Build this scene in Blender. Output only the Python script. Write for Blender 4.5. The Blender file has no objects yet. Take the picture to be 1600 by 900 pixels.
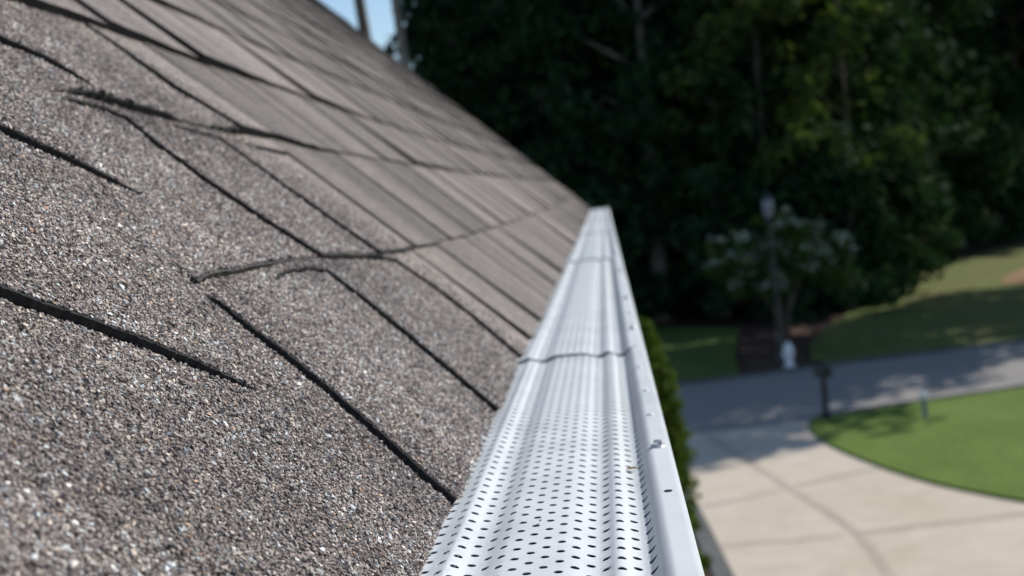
import bpy, bmesh, math, random
import numpy as np
from mathutils import Matrix, Vector, Euler

sc = bpy.context.scene
C = sc.collection
rng = np.random.default_rng(7)
random.seed(7)
rad = math.radians

# ------------------------------------------------------------------ camera, sky, sun, exposure
CAM_H = 5.8                     # camera above the ground (m); the gutter is 0.18 m below it
EAVE_Z = CAM_H - 0.18
TH = rad(42.5)                  # roof pitch
cd = bpy.data.cameras.new('camera')
cam = bpy.data.objects.new('camera', cd)
C.objects.link(cam)
cam.matrix_world = Matrix(((0.993486, 0.083875, 0.077143, 0.0),
                           (0.070375, 0.080857, -0.994238, 0.0),
                           (-0.089629, 0.99319, 0.074427, CAM_H),
                           (0, 0, 0, 1)))
cd.sensor_width = 36.0
cd.lens = 1992.0 / 1600.0 * 36.0
cd.clip_start = 0.02
cd.clip_end = 2000
cd.dof.use_dof = True
cd.dof.focus_distance = 0.62
cd.dof.aperture_fstop = (cd.lens / 1000.0) / 0.0042
sc.camera = cam

SUN_AZ, SUN_EL = 55.0, 41.0     # azimuth from +Y towards +X
w = bpy.data.worlds.new("World")
sc.world = w
w.use_nodes = True
nt = w.node_tree
sky = nt.nodes.new('ShaderNodeTexSky')
sky.sky_type = 'NISHITA'
sky.sun_disc = False
sky.sun_elevation = rad(SUN_EL)
sky.sun_rotation = rad(SUN_AZ)
sky.dust_density = 0.25
sky.ozone_density = 2.2
bg = nt.nodes['Background']
bg.inputs['Strength'].default_value = 0.10
nt.links.new(sky.outputs['Color'], bg.inputs['Color'])
sl = bpy.data.lights.new('sun', 'SUN')
sl.energy = 3.6
sl.angle = rad(0.53)
sl.color = (1.0, 0.95, 0.88)
so = bpy.data.objects.new('sun', sl)
C.objects.link(so)
sd = Vector((math.sin(rad(SUN_AZ)) * math.cos(rad(SUN_EL)), math.cos(rad(SUN_AZ)) * math.cos(rad(SUN_EL)), math.sin(rad(SUN_EL))))
so.rotation_euler = sd.to_track_quat('Z', 'Y').to_euler()
so.location = sd * 60
vs = sc.view_settings
vs.view_transform = 'Standard'
vs.look = 'None'
vs.gamma = 1.0
vs.use_curve_mapping = False
vs.exposure = 0.40
sc.cycles.use_denoising = True
sc.cycles.max_bounces = 6
sc.cycles.transparent_max_bounces = 4

# ------------------------------------------------------------------ helpers
def tag(o, label=None, cat=None, group=None, kind=None):
    if label: o['label'] = label
    if cat: o['category'] = cat
    if group: o['group'] = group
    if kind: o['kind'] = kind
    return o

def empty(name, loc=(0, 0, 0), rz=0.0):
    o = bpy.data.objects.new(name, None)
    o.empty_display_size = 0.2
    o.location = loc
    o.rotation_euler = (0, 0, rz)
    C.objects.link(o)
    return o

def link(name, me, mats, parent=None):
    o = bpy.data.objects.new(name, me)
    for m in (mats if isinstance(mats, (list, tuple)) else [mats]):
        if me.materials.find(m.name) < 0:
            me.materials.append(m)
    C.objects.link(o)
    if parent is not None: o.parent = parent
    return o

def np_mesh(name, V, faces, loops_per_face=None, smooth=False, mat_idx=None):
    """faces: (n,k) array, or a flat loop array together with the loop count of each face."""
    me = bpy.data.meshes.new(name)
    V = np.asarray(V, np.float32)
    if loops_per_face is None:
        faces = np.asarray(faces, np.int32)
        n, k = faces.shape
        flat = faces.ravel(); tot = np.full(n, k, np.int32)
    else:
        flat = np.asarray(faces, np.int32); tot = np.asarray(loops_per_face, np.int32); n = len(tot)
    me.vertices.add(len(V)); me.vertices.foreach_set('co', V.ravel())
    me.loops.add(len(flat)); me.loops.foreach_set('vertex_index', flat)
    me.polygons.add(n)
    st = np.concatenate([[0], np.cumsum(tot)[:-1]]).astype(np.int32)
    me.polygons.foreach_set('loop_start', st)
    try: me.polygons.foreach_set('loop_total', tot)
    except Exception: pass
    if mat_idx is not None: me.polygons.foreach_set('material_index', np.asarray(mat_idx, np.int32))
    me.update(calc_edges=True)
    me.validate()
    me.polygons.foreach_set('use_smooth', np.full(len(me.polygons), smooth))
    return me

def bm_mesh(name, bm, smooth=False):
    me = bpy.data.meshes.new(name)
    bmesh.ops.recalc_face_normals(bm, faces=bm.faces)
    bm.to_mesh(me); bm.free()
    if smooth:
        for p in me.polygons: p.use_smooth = True
    return me

def add_box(bm, c, s, rot=None, bevel=0.0):
    r = bmesh.ops.create_cube(bm, size=1.0)
    vs_ = r['verts']
    bmesh.ops.scale(bm, verts=vs_, vec=s)
    if bevel > 0:
        es = list({e for v in vs_ for e in v.link_edges})
        b = bmesh.ops.bevel(bm, geom=es, offset=bevel, segments=2, affect='EDGES', profile=0.6)
        vs_ = list({v for f in b['faces'] for v in f.verts} | {v for v in vs_ if v.is_valid})
    if rot is not None: bmesh.ops.rotate(bm, verts=vs_, cent=(0, 0, 0), matrix=rot)
    bmesh.ops.translate(bm, verts=vs_, vec=c)
    return vs_

def add_lathe(bm, prof, n=20, mat=None):
    """prof: (r, z) from bottom to top, round the z axis; mat moves it."""
    rings = []
    for r, z in prof:
        ring = []
        for i in range(n):
            a = 2 * math.pi * i / n
            p = Vector((r * math.cos(a), r * math.sin(a), z))
            ring.append(bm.verts.new(mat @ p if mat else p))
        rings.append(ring)
    for a, b in zip(rings, rings[1:]):
        for i in range(n):
            bm.faces.new((a[i], a[(i + 1) % n], b[(i + 1) % n], b[i]))
    bm.faces.new(rings[0][::-1]); bm.faces.new(rings[-1])

def add_tube(bm, pts, radii, n=8):
    rings = []
    for i, (p, r) in enumerate(zip(pts, radii)):
        p = Vector(p)
        d = Vector(pts[min(i + 1, len(pts) - 1)]) - Vector(pts[max(i - 1, 0)])
        q = d.to_track_quat('Z', 'Y')
        rings.append([bm.verts.new(p + q @ Vector((r * math.cos(2 * math.pi * k / n), r * math.sin(2 * math.pi * k / n), 0))) for k in range(n)])
    for a, b in zip(rings, rings[1:]):
        for k in range(n):
            bm.faces.new((a[k], a[(k + 1) % n], b[(k + 1) % n], b[k]))
    bm.faces.new(rings[0][::-1]); bm.faces.new(rings[-1])

class NodeTree:
    def __init__(s, name):
        s.m = bpy.data.materials.new(name)
        s.m.use_nodes = True
        s.t = s.m.node_tree
        s.b = s.t.nodes['Principled BSDF']
        s.out = s.t.nodes['Material Output']
    def n(s, typ, **kw):
        x = s.t.nodes.new(typ)
        for k, v in kw.items():
            if k.startswith('i_'): x.inputs[k[2:].replace('_', ' ')].default_value = v
            else: setattr(x, k, v)
        return x
    def l(s, a, b): s.t.links.new(a, b)
    def ramp(s, fac, stops, interp='LINEAR'):
        r = s.n('ShaderNodeValToRGB')
        r.color_ramp.interpolation = interp
        while len(r.color_ramp.elements) < len(stops): r.color_ramp.elements.new(0.5)
        for e, (p, c) in zip(r.color_ramp.elements, stops):
            e.position = p; e.color = (*c, 1)
        s.l(fac, r.inputs['Fac'])
        return r.outputs['Color']
    def mix(s, fac, a, b, mode='MIX'):
        m = s.n('ShaderNodeMix', data_type='RGBA', blend_type=mode)
        for k, v in ((0, fac), (6, a), (7, b)):
            if hasattr(v, 'links') or hasattr(v, 'is_linked'): s.l(v, m.inputs[k])
            else: m.inputs[k].default_value = v if k == 0 else (*v, 1)
        return m.outputs[2]
    def noise(s, vec, scale, detail=4, rough=0.55):
        x = s.n('ShaderNodeTexNoise'); x.inputs['Scale'].default_value = scale
        x.inputs['Detail'].default_value = detail; x.inputs['Roughness'].default_value = rough
        if vec is not None: s.l(vec, x.inputs['Vector'])
        return x.outputs['Fac']
    def coord(s): return s.n('ShaderNodeTexCoord').outputs['Object']
    def bump(s, h, strength, dist):
        b = s.n('ShaderNodeBump'); b.inputs['Strength'].default_value = strength; b.inputs['Distance'].default_value = dist
        s.l(h, b.inputs['Height']); s.l(b.outputs['Normal'], s.b.inputs['Normal'])

def simple_mat(name, col, rough=0.6, metallic=0.0, var=0.15, scale=6.0, bump=0.0):
    t = NodeTree(name)
    c = t.coord()
    f = t.noise(c, scale)
    lo = tuple(x * (1 - var) for x in col); hi = tuple(min(1, x * (1 + var)) for x in col)
    t.l(t.ramp(f, [(0.3, lo), (0.7, hi)]), t.b.inputs['Base Color'])
    t.b.inputs['Roughness'].default_value = rough
    t.b.inputs['Metallic'].default_value = metallic
    if bump: t.bump(f, 0.4, bump)
    return t.m

PAL = np.array([(.165, .140, .128), (.215, .187, .172), (.265, .237, .220), (.41, .35, .30), (.37, .39, .40),
                (.075, .060, .058), (.125, .096, .098), (.035, .032, .033), (.34, .23, .16), (.55, .52, .48)])
PAL = PAL * (1.015, .99, .955)
PALW = np.array([.25, .25, .17, .050, .060, .075, .115, .022, .012, .010]); PALW /= PALW.sum()

def m_granule():
    t = NodeTree('crushed_granules')
    a = t.n('ShaderNodeAttribute', attribute_name='Col')
    t.l(a.outputs['Color'], t.b.inputs['Base Color'])
    t.b.inputs['Roughness'].default_value = 0.62
    t.b.inputs['Specular IOR Level'].default_value = 0.35
    return t.m

def m_shingle():
    t = NodeTree('granule_shingle')
    c = t.coord()
    v = t.n('ShaderNodeTexVoronoi'); v.inputs['Scale'].default_value = 560
    t.l(c, v.inputs['Vector'])
    sep = t.n('ShaderNodeSeparateColor'); t.l(v.outputs['Color'], sep.inputs['Color'])
    stops = []; acc = 0
    for p, wt in zip(PAL, PALW):
        stops.append((acc, tuple(p))); acc += wt
    col = t.ramp(sep.outputs['Red'], stops, 'CONSTANT')
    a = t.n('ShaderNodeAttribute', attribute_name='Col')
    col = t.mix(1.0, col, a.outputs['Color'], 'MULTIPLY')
    n1 = t.noise(c, 9, 5, 0.6)
    k = t.ramp(n1, [(0.3, (0.78, 0.79, 0.79)), (0.7, (1.00, 1.01, 1.00))])
    col = t.mix(1.0, col, k, 'MULTIPLY')
    n2 = t.noise(c, 170, 3, 0.7); n3 = t.noise(c, 48, 3, 0.6)
    col = t.mix(1.0, col, t.ramp(n2, [(0.32, (.62, .62, .62)), (0.72, (1.42, 1.41, 1.40))]), 'MULTIPLY')
    col = t.mix(1.0, col, t.ramp(n3, [(0.3, (.84, .84, .85)), (0.7, (1.16, 1.15, 1.14))]), 'MULTIPLY')
    t.l(col, t.b.inputs['Base Color'])
    t.b.inputs['Roughness'].default_value = 0.75
    t.b.inputs['Specular IOR Level'].default_value = 0.3
    t.bump(v.outputs['Distance'], 0.6, 0.0012)
    return t.m

def m_butt():
    t = NodeTree('shingle_cut_edge')
    c = t.coord()
    f = t.noise(c, 420, 3)
    t.l(t.ramp(f, [(0.40, (.006, .006, .007)), (0.80, (.030, .027, .026))]), t.b.inputs['Base Color'])
    t.b.inputs['Roughness'].default_value = 0.9
    return t.m

def m_white():
    t = NodeTree('white_painted_aluminium')
    c = t.coord()
    f = t.noise(c, 14, 6, 0.65)
    g = t.noise(c, 160, 2)
    col = t.ramp(f, [(0.25, (.55, .58, .585)), (0.55, (.675, .70, .70)), (0.9, (.71, .735, .735))])
    col = t.mix(t.ramp(g, [(0.66, (0, 0, 0)), (0.80, (.35, .35, .35))]), col, (.55, .53, .49))
    t.l(col, t.b.inputs['Base Color'])
    t.b.inputs['Roughness'].default_value = 0.42
    t.b.inputs['Specular IOR Level'].default_value = 0.4
    t.bump(f, 0.15, 0.001)
    return t.m

def m_ground(name, cols, scales=(0.6, 9.0), rough=0.95, bump=0.03):
    t = NodeTree(name)
    c = t.coord()
    a = t.noise(c, scales[0], 5); b = t.noise(c, scales[1], 5, 0.65)
    c1 = t.ramp(a, [(0.3, cols[0]), (0.7, cols[1])])
    c2 = t.ramp(b, [(0.3, (.65, .65, .65)), (0.7, (1.3, 1.3, 1.3))])
    t.l(t.mix(1.0, c1, c2, 'MULTIPLY'), t.b.inputs['Base Color'])
    t.b.inputs['Roughness'].default_value = rough
    t.b.inputs['Specular IOR Level'].default_value = 0.15
    t.bump(b, 0.6, bump)
    return t.m

def m_leaf(name, c0, c1, trans=0.35):
    t = NodeTree(name)
    g = t.n('ShaderNodeNewGeometry')
    col = t.ramp(g.outputs['Random Per Island'], [(0.0, c0), (1.0, c1)])
    t.l(col, t.b.inputs['Base Color'])
    t.b.inputs['Roughness'].default_value = 0.6
    t.b.inputs['Specular IOR Level'].default_value = 0.02
    tr = t.n('ShaderNodeBsdfTranslucent')
    t.l(t.mix(1.0, col, (1.15, 1.25, 0.6), 'MULTIPLY'), tr.inputs['Color'])
    mx = t.n('ShaderNodeMixShader'); mx.inputs[0].default_value = trans
    t.l(t.b.outputs[0], mx.inputs[1]); t.l(tr.outputs[0], mx.inputs[2])
    t.l(mx.outputs[0], t.out.inputs['Surface'])
    return t.m

def m_butt_light():  # paler cut edge, for the lowest butt line only
    t = NodeTree('shingle_pale_edge')
    f = t.noise(t.coord(), 520, 3)
    t.l(t.ramp(f, [(0.40, (.012, .011, .011)), (0.75, (.13, .115, .105))]), t.b.inputs['Base Color'])
    t.b.inputs['Roughness'].default_value = 0.9
    return t.m
M = dict(granule=m_granule(), shingle=m_shingle(), butt=m_butt(), butt_light=m_butt_light(), white=m_white())
M['leaf_dark'] = m_leaf('dark_leaves', (.014, .034, .019), (.040, .074, .034), .2)
M['leaf_mid'] = m_leaf('woodland_leaves', (.030, .058, .016), (.085, .125, .032), .35)
M['leaf_light'] = m_leaf('bright_thin_leaves', (.036, .062, .022), (.085, .118, .042), .40)
M['needle'] = m_leaf('pine_needles', (.018, .045, .020), (.045, .080, .030), .2)
M['shrub'] = m_leaf('evergreen_spray', (.035, .070, .012), (.110, .150, .022), .25)
M['blossom'] = m_leaf('white_blossom', (.55, .55, .50), (.78, .77, .74), .3)
M['bark'] = simple_mat('bark', (.10, .082, .068), .9, var=.45, scale=5, bump=.02)
M['bark_pale'] = simple_mat('pale_bark', (.22, .20, .18), .9, var=.3, scale=4, bump=.02)
M['grass'] = m_ground('mown_grass', ((.082, .140, .021), (.126, .176, .036)), (0.45, 9.0), 0.9, .03)
M['grass_far'] = m_ground('far_grass', ((.060, .105, .024), (.110, .140, .034)), (0.25, 6.0), 0.9, .03)
M['grass_dry'] = m_ground('thin_dry_grass', ((.085, .125, .030), (.150, .138, .050)), (0.16, 3.0), 0.9, .03)
M['mulch'] = m_ground('woodland_litter', ((.050, .030, .022), (.095, .058, .040)), (0.5, 7.0), 0.95, .04)
M['asphalt'] = m_ground('worn_asphalt', ((.235, .222, .205), (.290, .274, .252)), (0.30, 30.0), 0.9, .004)
M['edging'] = m_ground('grey_edging', ((.10, .10, .10), (.14, .14, .14)), (1.0, 12.0), 0.9, .01)
M['siding'] = simple_mat('painted_siding', (.55, .53, .49), .6, var=.06, scale=2)
M['wood_white'] = simple_mat('white_trim', (.78, .78, .76), .5, var=.04, scale=4)
M['black_metal'] = simple_mat('black_paint', (.012, .014, .017), .4, var=.3)
M['post_blue'] = simple_mat('dark_green_post', (.020, .030, .036), .45, var=.25)
M['hydrant'] = simple_mat('white_enamel', (.75, .77, .80), .4, var=.06)
M['marker'] = simple_mat('grey_green_plastic', (.20, .27, .27), .5, var=.1)
M['lamp_glass'] = simple_mat('frosted_glass', (.20, .20, .23), .25, var=.03)
M['steel'] = simple_mat('zinc_screw', (.62, .64, .66), .28, metallic=0.7, var=.15, scale=60)
M['shade_fill'] = m_ground('gutter_shade_fill', ((.012, .010, .008), (.03, .024, .018)), (20.0, 90.0), .95, .002)

def m_concrete():
    t = NodeTree('driveway_concrete')
    c = t.coord()
    a = t.noise(c, 0.35, 6, 0.6); b = t.noise(c, 2.2, 5, 0.6); g = t.noise(c, 60, 3)
    col = t.ramp(a, [(0.25, (.465, .390, .285)), (0.5, (.515, .445, .355)), (0.75, (.535, .475, .395))])
    st = t.ramp(b, [(0.30, (.90, .89, .87)), (0.62, (1.03, 1.03, 1.03))])
    col = t.mix(1.0, col, st, 'MULTIPLY')
    col = t.mix(1.0, col, t.ramp(g, [(0.3, (.9, .9, .9)), (0.7, (1.08, 1.08, 1.08))]), 'MULTIPLY')
    t.l(col, t.b.inputs['Base Color'])
    t.b.inputs['Roughness'].default_value = 0.85
    t.bump(g, 0.3, 0.003)
    return t.m
M['concrete'] = m_concrete()
M['joint'] = m_ground('brushed_concrete_band', ((.385, .330, .262), (.435, .375, .305)), (0.8, 20.0), .9, .003)

# ------------------------------------------------------------------ ground, road, drive, lawns
def sheet(name, poly, z, mat, kind='structure', thick=0.0, parent=None):
    bm = bmesh.new()
    vs_ = [bm.verts.new((x, y, z)) for x, y in poly]
    f = bm.faces.new(vs_)
    if f.normal.z < 0: f.normal_flip()
    bm.normal_update()
    if f.normal.z < 0: bmesh.ops.reverse_faces(bm, faces=[f])
    if thick:
        r = bmesh.ops.extrude_face_region(bm, geom=[f])
        bmesh.ops.translate(bm, verts=[v for v in r['geom'] if isinstance(v, bmesh.types.BMVert)], vec=(0, 0, -thick))
    bmesh.ops.triangulate(bm, faces=bm.faces[:])
    o = link(name, bm_mesh(name, bm), mat, parent)
    if parent is None: tag(o, kind=kind)
    else: o['kind'] = kind
    return o

def smooth_poly(p, it=2):
    for _ in range(it):
        q = [p[0]]
        for a, b in zip(p, p[1:]):
            q += [(a[0] * .75 + b[0] * .25, a[1] * .75 + b[1] * .25), (a[0] * .25 + b[0] * .75, a[1] * .25 + b[1] * .75)]
        p = q + [p[-1]]
    return p

def band(pts, wd):
    pts = [Vector((*p, 0)) for p in pts]
    L, Rr = [], []
    for i, p in enumerate(pts):
        d = (pts[min(i + 1, len(pts) - 1)] - pts[max(i - 1, 0)]).normalized()
        nn = Vector((-d.y, d.x, 0)) * wd / 2
        L.append((p + nn)[:2]); Rr.append((p - nn)[:2])
    return L + Rr[::-1]

tag(sheet('ground', [(-600, -400), (600, -400), (600, 900), (-600, 900)], 0.0, M['mulch']), kind='structure')
road_near = [(-60, 22.0), (-20, 25.6), (1.2, 28.55), (4.2, 29.1), (6.45, 30.2), (9.7, 31.3), (18, 33.2), (40, 37), (90, 44)]
road_far = [(-60, 28.5), (-20, 32.6), (1.46, 35.5), (3.5, 36.0), (5.6, 36.8), (8.1, 37.5), (12.1, 38.7), (20, 40.4), (42, 45), (90, 52)]
sheet('road', road_near + road_far[::-1], 0.012, M['asphalt'])
lawn_edge = smooth_poly([(4.46, 29.32), (4.20, 28.95), (4.06, 27.9), (4.2, 26.3), (4.73, 24.27), (5.29, 22.75), (5.85, 21.8), (6.5, 20.9), (7.75, 19.4), (10, 17.0), (14, 13.0)])
drv = [(1.2, 28.62), (1.06, 26), (1.08, 24.0), (1.28, 20.66), (1.45, 17.2), (1.5, 4.0), (14, 4.0)] + lawn_edge[::-1][:-3] + [(4.18, 29.12)]
driveway = sheet('driveway', drv, 0.016, M['concrete'])
sheet('joint_band', band(smooth_poly([(1.80, 28.6), (2.2, 26.7), (2.6, 24.7), (3.05, 22.4), (3.5, 20.15), (3.54, 18.9), (3.52, 17.5), (3.4, 12), (3.3, 5)], 1), 0.17), 0.020, M['joint'], parent=driveway)
sheet('joint_band', band([(3.62, 19.92), (4.8, 20.12), (6.6, 20.42)], 0.2), 0.020, M['joint'], parent=driveway)
sheet('joint_band', band([(1.35, 19.72), (2.4, 19.75), (3.28, 19.86)], 0.13), 0.020, M['joint'], parent=driveway)
sheet('joint_band', band([(1.3, 22.2), (2.0, 22.5), (2.8, 23.0)], 0.12), 0.020, M['joint'], parent=driveway)
sheet('joint_band', band([(3.05, 23.2), (4.0, 23.75), (4.72, 24.1)], 0.17), 0.020, M['joint'], parent=driveway)
sheet('stone_edging', [(0.86, 24.6), (1.075, 24.3), (1.28, 20.6), (1.45, 17.0), (1.5, 4.0), (1.22, 4.0), (1.17, 17.0), (0.98, 20.6)], 0.09, M['edging'], thick=.1)
near_lawn = lawn_edge + [(60, 4), (60, 39.7), (40, 36.7), (18, 32.95), (9.7, 31.05), (6.45, 29.98)]
sheet('front_lawn', near_lawn, 0.07, M['grass'], thick=.1)
sheet('left_verge', [(-60, 3), (-20, 3), (-20, 25.3), (0.9, 28.3), (0.85, 24.6), (0.95, 20.6), (1.15, 17), (1.2, 4), (1.2, 2), (-8.3, 2), (-8.3, -30), (-60, -30)], 0.05, M['mulch'], thick=.08)
sheet('side_lawn', [(-30, 31.8), (-20, 32.9), (1.46, 35.8), (3.45, 36.3), (3.75, 41), (4.6, 47.4), (1.8, 50.4), (-6, 52), (-30, 50)], 0.06, M['grass_far'], thick=.08)
sheet('far_lawn', [(5.75, 38.3), (6.3, 37.6), (8.1, 37.85), (12.1, 39.05), (20, 40.75), (42, 45.4), (90, 52.5), (120, 130), (60, 110), (36, 92), (25.5, 79.5), (18.5, 70), (14.6, 64), (10.2, 52.5), (7.6, 46.0), (6.2, 41.5)], 0.06, M['grass_dry'], thick=.08)
M['straw'] = m_ground('pine_straw', ((.20, .115, .065), (.30, .19, .11)), (0.6, 9.0), .95, .03)
sheet('straw_bed', smooth_poly([(16.5, 55.5), (18.5, 60.5), (22.5, 65.5), (28, 70), (33, 73), (30, 66), (24, 58), (19, 53.5), (16.5, 55.5)]), .085, M['straw'], thick=.03)
# low kerb of the street, both sides
def kerb(line, z0=0.0):
    bm = bmesh.new()
    p = band(line, 0.16)
    f = bm.faces.new([bm.verts.new((x, y, 0.10)) for x, y in p])
    r = bmesh.ops.extrude_face_region(bm, geom=[f])
    bmesh.ops.translate(bm, verts=[v for v in r['geom'] if isinstance(v, bmesh.types.BMVert)], vec=(0, 0, -0.1))
    o = link('kerb', bm_mesh('kerb', bm), M['edging'])
    tag(o, kind='structure')
kerb([(-60, 28.6), (-20, 32.7), (1.46, 35.6), (3.5, 36.1), (5.6, 36.9), (8.1, 37.6), (12.1, 38.8), (20, 40.5), (42, 45.1), (90, 52.1)])
kerb([(4.5, 29.3), (6.45, 30.1), (9.7, 31.2), (18, 33.1), (40, 36.9), (90, 43.9)])

# ------------------------------------------------------------------ the house: roof
house = empty('house', (0, 0, 0))
tag(house, 'grey shingled house with white perforated gutter guard along its eave', 'house')
U0, U1 = -2.2, 9.75             # rake to rake along the eave
VR = 5.6                        # eave to ridge up the slope
cT, sT = math.cos(TH), math.sin(TH)
X0 = -0.0995                    # eave line
roof_mw = Matrix(((0, -cT, sT, X0), (1, 0, 0, 0), (0, sT, cT, EAVE_Z), (0, 0, 0, 1)))
cam_l = np.array(roof_mw.inverted() @ Vector((0, 0, CAM_H)))     # camera in roof coordinates (for level of detail only)

def P(*a): return np.array(a, float)
C1 = P((.7651, .2114), (.8182, .2117), (.9076, .2103), (.9939, .2077), (1.0674, .203), (1.1652, .1934), (1.337, .1854), (1.6979, .1762), (2.1463, .170), (2.96, .162), (5, .156), (12, .150))
C2 = P((.70, .4254), (.9856, .4254), (1.0244, .422), (1.0888, .4125), (1.17, .4052), (1.3126, .3991), (1.5486, .3950), (1.629, .3855), (1.91, .3816), (2.2278, .3767), (3.05, .3608), (5, .345), (12, .335))
C3 = P((.60, .597), (1.1262, .593), (1.1799, .5925), (1.2565, .592), (1.354, .592), (1.539, .5835), (1.6907, .5748), (1.896, .5718), (2.277, .5614), (2.5455, .5471), (3.42, .5303), (5, .52), (12, .51))
def cline(k, u):
    u = np.asarray(u, float)
    if k <= 0: return np.full_like(u, .0035)
    if k == 1: return np.interp(u, C1[:, 0], C1[:, 1])
    if k == 2: return np.interp(u, C2[:, 0], C2[:, 1])
    if k == 3: return np.interp(u, C3[:, 0], C3[:, 1])
    return 0.60 + 0.2 * (k - 3) - 0.085 * (1 - np.exp(-np.maximum(u - 1.2, 0) / 2.4)) - .005 * np.sin(u * 2 + k)

# cuts: (polyline in (u, v) with the step height at each vertex, side of the high piece, course mask)
def cut(*pts): return np.array(pts, float)
SLOTS = [
 (cut((.7605, .2015, .0), (.7588, .190, .0035), (.7559, .1488, .0042), (.7543, .1091, .0045), (.7414, .0575, .0045), (.7315, .0269, .0045), (.7230, -.02, .0045)), 1),
 (cut((.9100, .1975, .0), (.9300, .1995, .0022), (.9589, .1998, .0026), (1.0151, .1975, .0028), (1.0600, .1885, .003), (1.0577, .1526, .0038), (1.0475, .0963, .0042), (1.0354, .0407, .0044), (1.023, -.02, .0044)), 1),
 (cut((1.215, .1915, .0), (1.30, .1850, .002), (1.358, .1751, .003), (1.3724, .1227, .0038), (1.3652, .0692, .0042), (1.335, -.02, .0044)), 1),
 (cut((.9600, .4185, .0), (.9739, .4167, .003), (1.0194, .413, .003), (1.0544, .4005, .003), (1.0395, .3626, .0036), (1.0384, .3085, .0042), (1.0463, .2577, .0044), (1.0732, .200, .0042)), 2),
 (cut((1.15, .3975, .0), (1.1833, .3944, .002), (1.2812, .385, .0026), (1.2734, .3188, .0034), (1.2717, .2529, .004), (1.289, .185, .0042)), 2),
 (cut((1.36, .3770, .0), (1.40, .3730, .002), (1.50, .3684, .0026), (1.52, .36, .0028), (1.5121, .3077, .0034), (1.5112, .2444, .004), (1.5114, .17, .0042)), 2),
 (cut((1.348, .594, .0025), (1.3464, .5329, .0034), (1.342, .4705, .004), (1.3744, .395, .0042)), 3),
]
LSTEPS = [
 (cut((.48, .275, 0.0051), (.5417, .2279, 0.0054), (.5706, .2076, 0.0051), (.6019, .1848, 0.0048), (.6324, .1578, 0.0041), (.6484, .1431, 0.0029), (.6619, .133, 0.0010), (.674, .123, .0)), .17),
 (cut((.60, .50, 0.0050), (.7499, .3712, 0.0051), (.764, .36, 0.0051), (.7855, .3421, 0.0050), (.8095, .3239, 0.0044), (.8297, .3075, 0.0033), (.8497, .2954, 0.0012), (.860, .286, .0)), .18),
 (cut((.80, .62, 0.0044), (.9736, .5035, 0.0050), (.9796, .4881, 0.0050), (1.0084, .4661, 0.0045), (1.0271, .4357, 0.0027), (1.036, .426, .0)), .15),
]
C1A = P((.70, .0), (.764, .0034), (.79, .0052), (1.0, .0050), (1.07, .0042), (1.12, .0056), (1.34, .0046), (1.38, .0060), (1.6, .005))
C2A = P((.96, .0), (.986, .0064), (1.02, .0100), (1.16, .0094), (1.20, .0050), (1.27, .0046), (1.33, .0052), (1.345, .0100), (1.52, .0085), (1.56, .0045), (1.7, .005))

def seg_dist(pts, q):
    """signed distance to the polyline (positive on its left), amplitude there, and how far q lies past an end."""
    best = np.full(len(q), 1e9); sgn = np.zeros(len(q)); amp = np.zeros(len(q)); over = np.zeros(len(q))
    nseg = len(pts) - 1
    for i in range(nseg):
        a, b = pts[i, :2], pts[i + 1, :2]
        d = b - a; L = np.hypot(*d)
        tt = ((q - a) @ d) / L ** 2
        tc = np.clip(tt, 0, 1)
        pr = a + tc[:, None] * d
        dd = np.hypot(*(q - pr).T)
        side = d[0] * (q[:, 1] - a[1]) - d[1] * (q[:, 0] - a[0])
        m = dd < best - 1e-9
        best[m] = dd[m]; sgn[m] = np.sign(side[m]); amp[m] = (pts[i, 2] + tc[m] * (pts[i + 1, 2] - pts[i, 2]))
        ov = np.zeros(len(q))
        if i == 0: ov = np.maximum(ov, -tt * L)
        if i == nseg - 1: ov = np.maximum(ov, (tt - 1) * L)
        over[m] = ov[m]
    return best * sgn, amp, over

def vnoise(u, v, s, seed):
    r = np.random.default_rng(seed).random((256, 256))
    x, y = u * s + 1000.3, v * s + 1000.7
    i, j = np.floor(x).astype(int), np.floor(y).astype(int)
    fx, fy = x - i, y - j
    fx = fx * fx * (3 - 2 * fx); fy = fy * fy * (3 - 2 * fy)
    g = lambda a, b: r[a % 256, b % 256]
    return (g(i, j) * (1 - fx) + g(i + 1, j) * fx) * (1 - fy) + (g(i, j + 1) * (1 - fx) + g(i + 1, j + 1) * fx) * fy

def sstep(x): x = np.clip(x, 0, 1); return x * x * (3 - 2 * x)

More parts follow.
